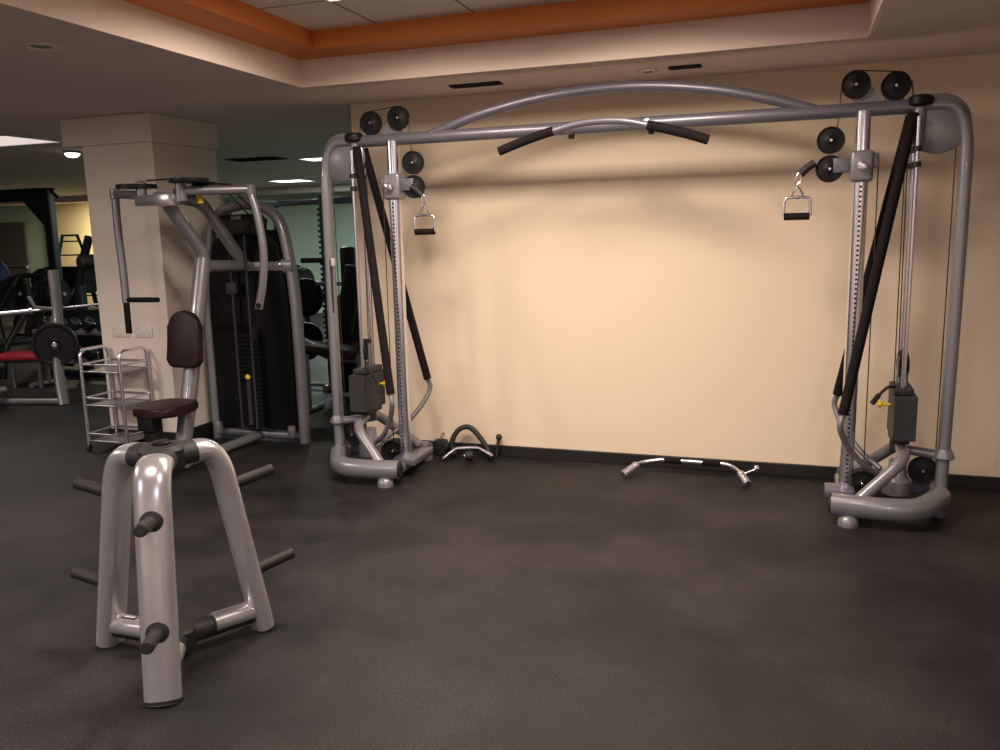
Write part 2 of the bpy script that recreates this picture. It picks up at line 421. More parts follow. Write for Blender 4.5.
def tower(s):
    X = lambda u: CXM+s*u
    # outer upright, rounded at the top, running down into the base
    pts = fillet([(X(1.64), YM, 2.205), (X(1.885), YM, 2.195), (X(1.88), YM-.02, 1.2), (X(1.862), YM-.05, .10)], [.27, .3], 10)
    link('upright', tube(nb(), pts, .033, .038, 18, up=(0, 1, 0), power=2.4), M['silver'], cm)
    # pulley cover disc in the upper corner
    bm = nb(); lathe(bm, [(0, -.02), (.14, -.02), (.152, -.012), (.152, .012), (.14, .02), (0, .02)], (X(1.745), YM, 2.105), (0, 1, 0), 40)
    link('pulley_cover', bm, M['silver'], cm)
    # black cap where beam and upright meet, with the short stub below it
    bm = nb(); lathe(bm, [(0, .030), (.045, .028), (.060, .016), (.063, 0), (.061, -.02), (.045, -.03), (0, -.03)], (X(1.655), YM-.01, 2.225), (0, 0, 1), 28)
    link('joint_cap', bm, M['black'], cm)
    bm = nb(); tube(bm, [(X(1.655), YM, 2.20), (X(1.655), YM, 2.02)], .036, .036, 18)
    link('rod_housing', bm, M['silver'], cm)
    # guide rods and their collars
    for dy in (-.07, .07):
        bm = nb(); cyl(bm, (X(1.645), YM+dy*1.0, 2.14), (X(1.645), YM+dy, .60), .0125, 14)
        r = link('guide_rod', bm, M['chrome'], cm)
        for z in (1.98, 1.90):
            bm = nb(); cyl(bm, (X(1.645), YM+dy, z-.014), (X(1.645), YM+dy, z+.014), .023, 16, .003)
            link('rod_collar', bm, M['rubber'], r)
    # weight stack: grooved block of plates hung between the rods
    bm = nb(); n = 9
    for i in range(n):
        z0 = .44+i*.027; box(bm, (X(1.655), YM, z0+.0132), (.113, .30, .0266), .0012, seg=1)
    st = link('weight_stack', bm, M['stackm'], cm, True, 20)
    bm = nb(); box(bm, (X(1.645), YM, .705), (.10, .24, .035), .006)
    link('stack_head', bm, M['stackm'], st)
    bm = nb(); cyl(bm, (X(1.61), YM+.05, .60), (X(1.545), YM+.05, .60), .008, 12); cyl(bm, (X(1.555), YM+.05, .60), (X(1.535), YM+.05, .60), .019, 18, .003)
    link('selector_pin', bm, M['yellowp'], st)
    bm = nb(); tube(bm, fillet([(X(1.60), YM-.14, .735), (X(1.56), YM-.16, .74), (X(1.50), YM-.16, .67)], .03), .008)
    cyl(bm, (X(1.52), YM-.16, .695), (X(1.485), YM-.16, .64), .014, 12, .003)
    link('stack_lever', bm, M['rubber'], st)
    bm = nb(); box(bm, (X(1.645), YM, .425), (.09, .2, .03), .006)
    link('stack_buffer', bm, M['rubber'], st)
    # floating pulley block above the stack
    pulley(cm, (X(1.645), YM, .84), .075, (1, .15, 0), .03)
    bm = nb(); box(bm, (X(1.645)-.024, YM, .80), (.006, .05, .17), .002); box(bm, (X(1.645)+.024, YM, .80), (.006, .05, .17), .002); cyl(bm, (X(1.645), YM, .70), (X(1.645), YM, .76), .012)
    link('pulley_bracket', bm, M['silverd'], cm)
    # two long padded braces from the beam end down to the inner side
    for dy in (-1, 1):
        tp = Vector((X(1.62), YM+dy*.05, 2.16)); bt = Vector((X(1.335), YM+dy*.29, .60))
        low = [bt, bt+(bt-tp).normalized()*.07, (X(1.37), YM+dy*.25, .42), (X(1.46), YM+dy*.17, .30), (X(1.57), YM+dy*.08, .215)]
        link('brace_tube', tube(nb(), smoothpath(low, 6), .0165, seg=14), M['silver'], cm)
        bm = nb(); tube(bm, [tp, bt], .027, seg=16)
        link('brace_padding', bm, M['foam'], cm)
    # drilled chrome post
    bm = nb(); tube(bm, [(X(POST_U), YM, .08), (X(POST_U), YM, 2.19)], .039, .039, 28, power=2.5)
    post = link('pulley_post', bm, M['chrome'], cm, True, 60)
    bm = nb()
    ax = Vector((-(X(POST_U)), -YM, 0)).normalized()
    for i in range(70):
        z = .16+i*.026
        if z > 1.81: break
        for d in (Vector((0, -1, 0)),):
            c = Vector((X(POST_U), YM, z))+d*.0375
            cyl(bm, c, c+d*.0035, .0065, 10)
    link('adjustment_holes', bm, M['hole'], post)
    # sliding carriage
    zc = 1.905
    bm = nb(); box(bm, (X(POST_U), YM, zc), (.115, .115, .165), .018, seg=3)
    ca = link('carriage', bm, M['silver'], cm)
    bm = nb(); cyl(bm, (X(POST_U), YM-.055, zc), (X(POST_U), YM-.08, zc), .016, 16); lathe(bm, [(0, 0), (.024, 0), (.028, .008), (.024, .02), (0, .026)], (X(POST_U), YM-.078, zc), (0, -1, 0), 20)
    link('locking_knob', bm, M['chrome'], ca)
    for dy in (-.020, .020):
        bm = nb(); box(bm, (X(POST_U-.10), YM+dy, zc+.01), (.08, .005, .075), .002); link('pulley_fork', bm, M['silverd'], ca)
    bm = nb(); box(bm, (X(POST_U+.07), YM, zc+.03), (.035, .03, .08), .006); link('cable_lug', bm, M['silver'], ca)
    pulley(cm, (X(POST_U-(.158 if s > 0 else .135)), YM, 2.05), .072)
    pulley(cm, (X(POST_U-(.158 if s > 0 else .135)), YM, zc-.005), .072)
    # pulleys above the beam on a small grey plate
    pulley(cm, (X(POST_U-.045), YM, 2.33), .073)
    pulley(cm, (X(POST_U+.15), YM, 2.31), .073)
    o = [(-.06, 0), (.10, 0), (.01, .13), (-.045, .13)]
    bm = nb(); prism(bm, [(s*x, y) for x, y in o], .012, (X(POST_U), YM+.020, 2.225))
    prism(bm, [(s*x, y) for x, y in ((.09, 0), (.2, 0), (.17, .11), (.13, .11))], .012, (X(POST_U), YM+.02, 2.225))
    link('pulley_mount', bm, M['silver'], cm)
    # cables
    r = .0032
    bm = nb()
    tube(bm, [(X(POST_U-.117), YM, 2.33), (X(POST_U-.12), YM, 2.20), (X(POST_U-.13), YM, 2.09)], r, seg=8)
    link('cable', bm, M['cable'], cm)
    bm = nb(); tube(bm, [(X(POST_U-.04), YM, 2.402), (X(POST_U+.15), YM, 2.382)], r, seg=8); link('cable', bm, M['cable'], cm)
    bm = nb(); tube(bm, [(X(POST_U+.225), YM, 2.33), (X(POST_U+.24), YM, 2.18)], r, seg=8); link('cable', bm, M['cable'], cm)
    bm = nb(); tube(bm, [(X(POST_U+.085), YM, zc+.06), (X(POST_U+.09), YM, .17)], r, seg=8); link('cable', bm, M['cable'], cm)
    bm = nb(); tube(bm, [(X(1.835), YM, 1.98), (X(1.835), YM, .30)], r, seg=8); link('cable', bm, M['cable'], cm)
    bm = nb(); tube(bm, [(X(1.605), YM-.02, 2.05), (X(1.62), YM-.02, .86)], r, seg=8); link('cable', bm, M['cable'], cm)
    bm = nb(); tube(bm, [(X(1.60), YM+.03, 2.05), (X(1.61), YM+.03, .72)], r, seg=8); link('cable', bm, M['cable'], cm)
    # base: front and back arms joining at the upright
    z = .105
    fr = fillet([(X(1.30), YM-.29, z), (X(1.56), YM-.33, z), (X(1.74), YM-.30, z), (X(1.86), YM-.08, z+.02)], [.15, .2], 8)
    link('base_front', tube(nb(), fr, .055, .06, 20, power=2.3), M['silver'], cm)
    bk = fillet([(X(1.36), YM+.34, z-.02), (X(1.62), YM+.37, z-.02), (X(1.80), YM+.30, z-.01), (X(1.865), YM+.02, z+.01)], [.12, .2], 8)
    link('base_back', tube(nb(), bk, .045, .045, 18), M['silver'], cm)
    link('base_rail', tube(nb(), [(X(1.39), YM-.27, .075), (X(1.395), YM+.0, .065), (X(1.40), YM+.36, .065)], .058, .036, 18, power=3), M['silver'], cm)
    bm = nb(); cyl(bm, (X(1.301), YM-.29, z), (X(1.287), YM-.288, z), .05, 20, .004); link('end_cap', bm, M['rubber'], cm)
    bm = nb(); box(bm, (X(1.35), YM-.04, .105), (.16, .15, .05), .01); link('post_shoe', bm, M['silverd'], cm)
    # feet
    for fx, fy in ((1.385, -.32), (1.40, .34)):
        bm = nb(); lathe(bm, [(.0, .062), (.03, .058), (.048, .042), (.054, .02), (.054, 0)], (X(fx), YM+fy, 0), (0, 0, 1), 24)
        link('foot', bm, M['silver'], cm)
    bm = nb(); cyl(bm, (X(1.862), YM-.05, 0), (X(1.862), YM-.05, .09), .036, 20, .004); link('foot', bm, M['silverd'], cm)
    # support frame under the stack
    for dy in (-1, 1):
        sp = fillet([(X(1.42), YM+dy*.29, .12), (X(1.665), YM+dy*.17, .345), (X(1.655), YM+dy*.03, .385)], .10)
        link('stack_support', tube(nb(), sp, .033, .033, 18), M['silver'], cm)
    bm = nb(); cyl(bm, (X(1.645), YM, .35), (X(1.645), YM, .415), .045, 22, .005); link('support_collar', bm, M['rubber'], cm)
    bm = nb(); tube(bm, [(X(1.65), YM, .365), (X(1.865), YM-.04, .345)], .030, .026, 16); link('support_arm', bm, M['silver'], cm)
    bm = nb(); lathe(bm, [(.038, 0), (.055, .012), (.055, .02), (.038, .06)], (X(1.868), YM-.045, .325), (0, 0, 1), 24); link('support_flange', bm, M['silver'], cm)
    # base pulleys
    pulley(cm, (X(1.775), YM-.02, .25), .078)
    pulley(cm, (X(1.47), YM, .15), .078, (0, 1, 0), .07)
    bm = nb(); box(bm, (X(1.775), YM+.025, .19), (.09, .012, .16), .003); box(bm, (X(1.50), YM+.05, .12), (.10, .012, .14), .003); link('pulley_plate', bm, M['silverd'], cm)
    bm = nb(); cyl(bm, (X(1.645), YM-.02, .10), (X(1.645), YM-.02, .20), .075, 24, .012); lathe(bm, [(.075, .10), (.05, .14), (.045, .22)], (X(1.645), YM-.02, .08), (0, 0, 1), 24)
    link('base_column', bm, M['silver'], cm)
for s in (-1, 1): tower(s)
# instruction placard on the left upright
bm = nb(); box(bm, (CXM-1.857, YM-.03, 1.27), (.012, .05, .36), .003); link('instruction_plate', bm, M['stackm'], cm)
bm = nb(); box(bm, (CXM-1.850, YM-.03, 1.43), (.006, .046, .05), .001); link('plate_sticker', bm, M['white'], cm)
reorigin(cm)

def cable_handle(x, y, z, s, label):
    """z = height of the grip; s = +-1 side the strap comes from"""
    t = empty('stirrup_attachment', (x, y, z), label, 'cable handle', 'handles hanging from the cable machine')
    pts = fillet([(x-.070, y, z), (x-.066, y, z+.100), (x, y, z+.106), (x+.066, y, z+.100), (x+.070, y, z)], .020, 4)
    link('frame', tube(nb(), pts, .0085, seg=10, up=(0, 1, 0)), M['chrome'], t)
    link('grip', tube(nb(), [(x-.067, y, z), (x+.067, y, z)], .020, seg=18), M['foam'], t)
    tri = smoothpath([(x-.028, y, z+.106), (x, y, z+.16), (x+.028, y, z+.106)], 4, True)
    link('ring', tube(nb(), tri, .005, seg=8, closed=True, up=(0, 1, 0)), M['silverd'], t)
    lk = smoothpath([(x-.012, y, z+.17), (x-.010+s*.004, y, z+.22), (x+.006+s*.01, y, z+.235), (x+.014, y, z+.19)], 5, True)
    link('carabiner', tube(nb(), lk, .005, seg=8, closed=True, up=(0, 1, 0)), M['chrome'], t)
    link('strap', tube(nb(), [(x+s*.012, y, z+.225), (x+s*.045, y, z+.26), (x+s*.085, y, z+.285)], .021, .017, 12, up=(0, 1, 0)), M['rubber'], t)
    reorigin(t)
cable_handle(.022, YM-.02, 1.65, 1, 'small metal stirrup handle with dark grip hanging from the right cable tower')
cable_handle(-2.22, YM-.02, 1.615, -1, 'small metal stirrup handle with dark grip hanging from the left cable tower')

# ------------------------------------------------------------------ weight plate tree
TX, TY = -2.205, 2.46
wt = empty('plate_tree', (TX, TY, 0), 'silver three-legged plate rack with black pegs, in the front left', 'weight rack')
bm = nb()
for a in (-60, 60, 180):
    d = Vector((math.cos(math.radians(a)), math.sin(math.radians(a)), 0)); sd = d.cross(Vector((0, 0, 1)))
    B = Vector((TX, TY, 0))
    pts = fillet([B+d*.07+Vector((0, 0, .800)), B+d*.205+Vector((0, 0, .800)), B+d*.345+Vector((0, 0, .0))], [.13], 12)
    leg = link('leg', tube(nb(), pts, .064, .042, 24, up=(0, 0, 1), power=2.3), M['bright'], wt)
    bm2 = nb(); tube(bm2, [B+d*.346+Vector((0, 0, .0)), B+d*.343+Vector((0, 0, .012))], .066, .044, 24, up=d, power=2.3)
    link('foot_pad', bm2, M['rubber'], leg)
    # hub sleeve
    tube(bm, [B+d*.02+Vector((0, 0, .800)), B+d*.115+Vector((0, 0, .800))], .066, .044, 24, up=(0, 0, 1), power=2.3)
    # base arm: dark under-tube, silver shell
    link('base_arm', tube(nb(), [B+Vector((0, 0, .075)), B+d*.33+Vector((0, 0, .075))], .040, .038, 20, up=(0, 0, 1), power=2.4), M['rubber'], wt)
    shp = [B+d*.135+Vector((0, 0, .088)), B+d*.325+Vector((0, 0, .088))]
    link('base_shell', tube(nb(), shp, .048, .034, 20, up=(0, 0, 1), power=2.4), M['bright'], wt)
    for z in (.635, .255):
        rr = .205+(.345-.205)*(.800-z)/.80
        c = B+d*(rr+.03)+Vector((0, 0, z)); ax = (d+Vector((0, 0, .16))).normalized()
        bm3 = nb(); lathe(bm3, [(0, -.03), (.040, -.03), (.042, 0), (.038, .012), (.024, .016), (.023, .15), (.0235, .152), (.0235, .166), (.018, .172), (0, .172)], c, ax, 28)
        link('plate_peg', bm3, M['rubber'], wt)
lathe(bm, [(0, -.05), (.075, -.05), (.085, -.03), (.085, .03), (.07, .046), (0, .050)], (TX, TY, .80), (0, 0, 1), 32)
link('hub', bm, M['rubber'], wt)
link('hub_cap', lathe(nb(), [(.035, .045), (.035, .056), (.028, .060), (0, .061)], (TX, TY, .80), (0, 0, 1), 24), M['black'], wt)
bm = nb(); cyl(bm, (TX, TY, .03), (TX, TY, .115), .065, 28, .01); link('base_hub', bm, M['rubber'], wt)
d = Vector((-1, 0, 0))
bm = nb(); box(bm, (TX-.235, TY, .1225), (.065, .022, .003), .001); st = link('maker_badge', bm, M['base'], wt)
bm = nb(); box(bm, (TX-.235, TY, .1245), (.048, .012, .002)); link('badge_band', bm, M['white'], st)
reorigin(wt)

# ------------------------------------------------------------------ pec fly machine
pm = empty('pec_fly_machine', (-3.98, 5.1, 0), 'grey chest fly machine with maroon seat and tall black weight stack, beside the pillar', 'gym machine')
FX = -3.98; FY = 5.56
# arch frame around the stack
for s in (-1, 1):
    pts = fillet([(FX+s*.405, FY, 0.0), (FX+s*.40, FY, 1.25), (FX+s*.30, FY, 1.80), (FX, FY, 1.86)], [.35, .2], 8)
    link('stack_frame', tube(nb(), pts, .038, .05, 18, up=(0, 1, 0), power=2.4), M['silver'], pm)
    bm = nb(); box(bm, (FX+s*.34, FY-.08, .10), (.05, .05, .10), .012); link('frame_bolt_block', bm, M['silver'], pm)
bm = nb(); tube(bm, [(FX-.40, FY, .05), (FX+.40, FY, .05)], .03, .035, 16); link('frame_foot_bar', bm, M['silverd'], pm)
out = [(-.36, .10), (.36, .10), (.355, 1.0), (.34, 1.30), (.30, 1.55), (.20, 1.66), (-.20, 1.66), (-.30, 1.55), (-.34, 1.30), (-.355, 1.0)]
bm = nb(); prism(bm, out, .16, (FX, FY+.03, 0), bev=.02); sh = link('stack_shroud', bm, M['shroud'], pm)
bm = nb()
for i in range(22): box(bm, (FX-.02, FY-.085, .14+i*.034), (.26, .05, .030), .003, seg=1)
link('weight_plates', bm, M['shroud'], pm, True, 20)
for dx in (-.09, .05):
    bm = nb(); cyl(bm, (FX+dx, FY-.11, .12), (FX+dx, FY-.11, 1.62), .010, 12); link('guide_rod', bm, M['stackm'], pm)
bm = nb(); box(bm, (FX-.09, FY-.115, 1.22), (.09, .03, .09), .006); link('stack_head', bm, M['stackm'], pm)
bm = nb(); lathe(bm, [(0, 0), (.02, 0), (.022, .01), (.012, .02), (0, .022)], (FX+.0, FY-.115, .53), (0, -1, 0), 18); link('selector_pin', bm, M['yellowp'], pm)
bm = nb(); cyl(bm, (FX-.0, FY-.115, .15), (FX-.0, FY-.115, .50), .018, 14); link('selector_stem', bm, M['stackm'], pm)
# top hood with round panel
bm = nb(); prism(bm, [(-.19, 0), (.19, 0), (.21, .12), (.16, .16), (-.16, .16), (-.21, .12)], .10, (FX, FY-.06, 1.62), bev=.015); link('top_hood', bm, M['black'], pm)
bm = nb(); box(bm, (FX, FY-.125, 1.755), (.09, .012, .03), .004); link('hood_plate', bm, M['silver'], pm)
# crossbar between the frame legs, and back spine to the column
bm = nb(); tube(bm, [(FX-.40, FY-.02, 1.385), (FX+.41, FY-.02, 1.385)], .035, .055, 18, power=2.5); link('crossbar', bm, M['silver'], pm)
for dx in (.18, .32):
    bm = nb(); lathe(bm, [(0, 0), (.016, 0), (.014, .01), (0, .014)], (FX+dx, FY-.056, 1.395), (0, -1, 0), 14); link('crossbar_bolt', bm, M['chrome'], pm)
CY = 5.02
bm = nb(); tube(bm, [(FX, CY, 1.41), (FX, FY-.03, 1.39)], .034, .042, 16, power=2.5); link('spine_bar', bm, M['silver'], pm)
col = [Vector((FX-.01, 4.62, .03)), Vector((FX, 4.82, .75)), Vector((FX, 5.02, 1.46))]
link('column', tube(nb(), col, .052, .055, 18, up=(0, 1, 0), power=2.4), M['silver'], pm)
link('overhead_arm', tube(nb(), fillet([(FX, 5.02, 1.36), (FX-.0, 5.03, 1.50), (FX-.06, 4.76, 1.86), (FX-.06, 4.68, 1.88)], .05), .042, .045, 18, up=(0, 1, 0), power=2.5), M['silver'], pm)
link('overhead_brace', tube(nb(), fillet([(FX, FY-.06, 1.40), (FX, 5.06, 1.86), (FX-.01, 4.74, 1.90)], .1), .038, .045, 18, up=(0, 1, 0), power=2.5), M['silver'], pm)
# floor bar and small front foot
bm = nb(); tube(bm, [(FX-.01, 4.35, .045), (FX, FY, .045)], .038, .032, 16, power=2.5); link('floor_bar', bm, M['silver'], pm)
bm = nb(); tube(bm, [(FX-.28, 4.38, .035), (FX+.06, 4.38, .035)], .035, .03, 16, power=2.5); link('front_foot', bm, M['silver'], pm)
# head: two pivots with cam discs
def arm(sx, piv, end, path, grip_dir, knob):
    px, py, pz = piv
    bm = nb(); cyl(bm, (px, py, pz-.07), (px, py, pz+.075), .036, 22, .004); lathe(bm, [(0, .10), (.02, .10), (.036, .088), (.036, .075)], (px, py, pz), (0, 0, 1), 20)
    link('pivot', bm, M['silver'], pm)
    out = []
    for k in range(40):
        a = 2*PI*k/40; r = .13+.045*math.cos(a-(.4 if sx > 0 else 2.6)); out.append((r*math.cos(a), r*math.sin(a)))
    bm = nb(); prism(bm, out, .026, (px+(.02*sx), py, pz+.065), (1, 0, 0), (0, 1, 0), .005); link('cam', bm, M['black'], pm)
    bm = nb(); tube(bm, [(px, py, pz), end], .030, .030, 16, power=2.5); link('swing_bar', bm, M['silver'], pm)
    e = Vector(end); bm = nb(); cyl(bm, e+Vector((0, 0, -.035)), e+Vector((0, 0, .035)), .036, 20, .006); link('swing_joint', bm, M['silver'], pm)
    link('press_arm', tube(nb(), path, .0275, .0275, 18, up=(0, 1, 0)), M['silver'], pm)
    b = path[-1]; dr = (path[-1]-path[-2]).normalized()
    bm = nb(); cyl(bm, b-dr*.01, b+dr*.225, .022, 18, .004); link('lower_grip', bm, M['foam'], pm)
    g = Vector(grip_dir).normalized(); bm = nb(); cyl(bm, b+Vector((0, 0, .02)), b+Vector((0, 0, .02))+g*knob, .0185, 18, .004); link('side_grip', bm, M['foam'], pm)
pathL = smoothpath([(-4.55, 4.85, 1.93), (-4.555, 4.85, 1.68), (-4.545, 4.85, 1.40), (-4.535, 4.84, 1.16)], 5)
pathR = smoothpath([(-3.53, 5.0, 1.92), (-3.485, 5.0, 1.76), (-3.455, 5.0, 1.52), (-3.475, 5.0, 1.30), (-3.525, 5.0, 1.11)], 5)
arm(-1, (-4.20, 4.72, 1.90), (-4.55, 4.85, 1.93), pathL, (1, .05, 0), .28)
arm(1, (-3.86, 4.70, 1.92), (-3.53, 5.0, 1.93), pathR, (.57, -.82, .08), .17)
bm = nb(); box(bm, (-4.04, 4.70, 1.865), (.36, .075, .07), .012); link('pivot_bridge', bm, M['silver'], pm)
bm = nb(); box(bm, (-3.96, 4.66, 1.865), (.15, .085, .085), .012); link('bridge_clamp', bm, M['bright'], pm)
bm = nb(); cyl(bm, (-3.83, 4.85, 1.84), (-3.83, 4.85, 1.90), .022, 16, .004); link('range_pin', bm, M['yellowp'], pm)
bm = nb(); lathe(bm, [(.0, -.018), (.13, -.018), (.14, -.01), (.14, .01), (.13, .018), (0, .018)], (-3.80, 4.95, 1.955), (0, 0, 1), 32); link('cam', bm, M['black'], pm)
bm = nb(); tube(bm, [(-4.15, 4.72, 2.0), (-3.86, 4.80, 2.01), (-3.80, 5.0, 1.98)], .006, seg=8); tube(bm, [(-3.80, 5.05, 1.97), (-3.88, 5.45, 1.78)], .006, seg=8); tube(bm, [(-3.72, 5.02, 1.97), (-3.80, 5.45, 1.78)], .006, seg=8)
link('cable', bm, M['cable'], pm)
# back pad
def rounded(w0, w1, h, top=.5, n=10):
    o = []
    for k in range(n+1):
        a = PI*k/n; o.append((w1*math.cos(a), h/2-w1*.9+w1*.9*math.sin(a)))
    o += [(-w0, -h/2+.05), (-w0+.03, -h/2+.01), (-w0+.06, -h/2), (w0-.06, -h/2), (w0-.03, -h/2+.01), (w0, -h/2+.05)]
    return o
bm = nb(); prism(bm, rounded(.142, .125, .40), .065, (FX-.0, 4.76, .915), (1, 0, 0), (0, .12, 1), .02); link('back_pad', bm, M['pad'], pm)
bm = nb(); box(bm, (FX, 4.82, .92), (.06, .10, .10), .01); link('pad_mount', bm, M['silverd'], pm)
# seat
sw = [(.155, -.10), (.15, .12), (.10, .18), (-.10, .18), (-.15, .12), (-.155, -.10), (-.10, -.18), (.10, -.18)]
sw = [(p.x, p.y) for p in smoothpath([(a, b, 0) for a, b in sw], 4, True)]
bm = nb(); prism(bm, sw, .065, (FX+.01, 4.50, .475), (1, 0, 0), (0, 1, 0), .022); link('seat', bm, M['pad'], pm)
bm = nb(); box(bm, (FX-.02, 4.37, .40), (.13, .09, .10), .012); box(bm, (FX-.02, 4.40, .21), (.10, .08, .32), .012); link('seat_post', bm, M['black'], pm)
bm = nb(); box(bm, (FX-.02, 4.46, .21), (.035, .03, .40), .006); link('seat_rail', bm, M['silverd'], pm)
reorigin(pm)

# ------------------------------------------------------------------ chrome trolley
tx0, tx1, ty0, ty1 = -5.085, -4.71, 4.90, 5.185
tr = empty('chrome_trolley', ((tx0+tx1)/2, (ty0+ty1)/2, 0), 'three-tier chrome tube trolley standing in front of the pillar', 'trolley')
H = .79
for x in (tx0, tx1):
    pts = fillet([(x, ty0, .05), (x, ty0, H), (x, ty1, H), (x, ty1, .05)], .07, 7)
    link('end_frame', tube(nb(), pts, .0125, seg=14), M['chrome'], tr)
for z in (.14, .42, .68):
    bm = nb()
    for y in (ty0, ty1):
        cyl(bm, (tx0, y, z), (tx1, y, z), .008, 12); cyl(bm, (tx0, y, z-.055), (tx1, y, z-.055), .006, 12)
    for x in (tx0, tx1):
        cyl(bm, (x, ty0, z), (x, ty1, z), .008, 12)
    rail = link('shelf_rail', bm, M['chrome'], tr)
    link('shelf', box(nb(), ((tx0+tx1)/2, (ty0+ty1)/2, z-.057), (tx1-tx0-.02, ty1-ty0-.02, .004)), M['silver'], tr)
for x in (tx0, tx1):
    for y in (ty0, ty1):
        bm = nb(); cyl(bm, (x-.012, y, .026), (x+.012, y, .026), .026, 20, .004); box(bm, (x, y, .05), (.03, .02, .02), .003)
        link('caster', bm, M['rubber'], tr)
reorigin(tr)

# ------------------------------------------------------------------ attachments on the floor
# v-shaped pull-down bar lying against the baseboard
ab = empty('curl_bar', (-.55, 5.38, 0), 'chrome curl bar with dark grips and knurled ends lying by the baseboard', 'cable attachment')
pts = fillet([(-.975, 5.24, .035), (-.905, 5.36, .075), (-.78, 5.40, .095), (-.34, 5.40, .095), (-.265, 5.34, .070), (-.215, 5.23, .035)], .04, 5)
link('bar', tube(nb(), pts, .0125, seg=14), M['chrome'], ab)
for a, b in (((-.745, 5.40, .095), (-.635, 5.40, .095)), ((-.50, 5.40, .095), (-.385, 5.40, .095))):
    bm = nb(); cyl(bm, a, b, .020, 18, .004); link('grip', bm, M['foam'], ab)
for a, b in (((-.985, 5.22, .028), (-.915, 5.345, .066)), ((-.205, 5.21, .028), (-.258, 5.325, .062))):
    a, b = Vector(a), Vector(b); bm = nb(); dr = (b-a)/6
    for k in range(6): cyl(bm, a+dr*k, a+dr*(k+.8), .026, 16, .005)
    cyl(bm, a, b, .019, 14); link('knurled_end', bm, M['chrome'], ab)
bm = nb(); lathe(bm, [(0, -.018), (.012, -.016), (.018, 0), (.012, .016), (0, .018)], (-.16, 5.33, .10), (0, 0, 1), 14); cyl(bm, (-.16, 5.33, .095), (-.235, 5.31, .065), .006, 10)
link('swivel_hook', bm, M['chrome'], ab)
reorigin(ab)
# triceps rope
rp = empty('triceps_rope', (-2.08, 5.44, 0), 'looped black triceps rope leaning on the wall beside the left tower', 'cable attachment')
pts = smoothpath([(-2.265, 5.44, .04), (-2.275, 5.45, .12), (-2.23, 5.48, .20), (-2.16, 5.50, .215), (-2.08, 5.48, .16), (-2.02, 5.46, .09), (-1.985, 5.44, .04)], 6)
link('rope', tube(nb(), pts, .019, seg=12), M['rubber'], rp)
for e in ((-2.265, 5.44, .03), (-1.98, 5.44, .03)):
    bm = nb(); lathe(bm, [(0, -.028), (.018, -.024), (.028, 0), (.018, .024), (0, .028)], e, (0, 0, 1), 16); link('rope_end', bm, M['rubber'], rp)
reorigin(rp)
# small chrome bar with angled ends in front of the rope
sb = empty('double_grip_bar', (-2.12, 5.38, 0), 'short chrome double handle lying on the floor under the rope loop', 'cable attachment')
pts = fillet([(-2.30, 5.33, .018), (-2.22, 5.38, .085), (-2.06, 5.40, .095), (-1.94, 5.37, .05)], .03, 5)
link('bar', tube(nb(), pts, .0115, seg=12), M['chrome'], sb)
bm = nb(); cyl(bm, (-2.125, 5.32, .05), (-2.075, 5.34, .05), .034, 18, .006); link('weight_knob', bm, M['rubber'], sb)
bm = nb(); cyl(bm, (-2.135, 5.312, .05), (-2.124, 5.32, .05), .014, 14); link('knob_centre', bm, M['chrome'], sb)
reorigin(sb)
# black block of ankle straps next to the tower
bx = empty('strap_bundle', (-2.37, 5.47, 0), 'small bundle of black cable straps with steel ring beside the left tower base', 'cable attachment')
bm = nb(); box(bm, (-2.375, 5.475, .06), (.10, .07, .12), .018); box(bm, (-2.335, 5.47, .075), (.07, .06, .05), .015); link('webbing', bm, M['rubber'], bx)
rg = smoothpath([(-2.36, 5.43, .13), (-2.335, 5.43, .155), (-2.33, 5.43, .185), (-2.35, 5.43, .16)], 4, True)
link('steel_ring', tube(nb(), rg, .004, seg=8, closed=True), M['chrome'], bx); reorigin(bx)
# ball-ended stick standing against the wall
bs = empty('knob_stick', (-1.95, 5.50, 0), 'short black bar with a ball end propped upright against the wall', 'cable attachment')
bm = nb(); cyl(bm, (-1.955, 5.49, .003), (-1.945, 5.525, .135), .011, 14, .002); link('shaft', bm, M['rubber'], bs)
bm = nb(); lathe(bm, [(0, -.024), (.016, -.018), (.024, 0), (.016, .018), (0, .024)], (-1.944, 5.527, .148), (0, 0, 1), 18); link('ball_end', bm, M['rubber'], bs); reorigin(bs)

# ------------------------------------------------------------------ far gym equipment, left of the pillar
def ground(px, py, z=0.0):
    r = r2*((px-500)/F_PX)+d2*((py-375)/F_PX)+fwd
    return r*((z-CAM_H)/r.z)+Vector((0, 0, CAM_H))
def atY(px, py, Y):
    r = r2*((px-500)/F_PX)+d2*((py-375)/F_PX)+fwd
    return r*(Y/r.y)+Vector((0, 0, CAM_H))

def plate(parent, c, axis, r=.22, w=.035, mat=None):
    bm = nb(); h = w/2
    lathe(bm, [(.026, -h*.8), (.05, -h), (.06, -h*.5), (r*.82, -h*.45), (r*.88, -h), (r*.98, -h), (r, -h*.6), (r, h*.6), (r*.98, h), (r*.88, h), (r*.82, h*.45), (.06, h*.5), (.05, h), (.026, h*.8)], c, axis, 36)
    o = link('weight_plate', bm, mat or M['black'], parent)
    return o

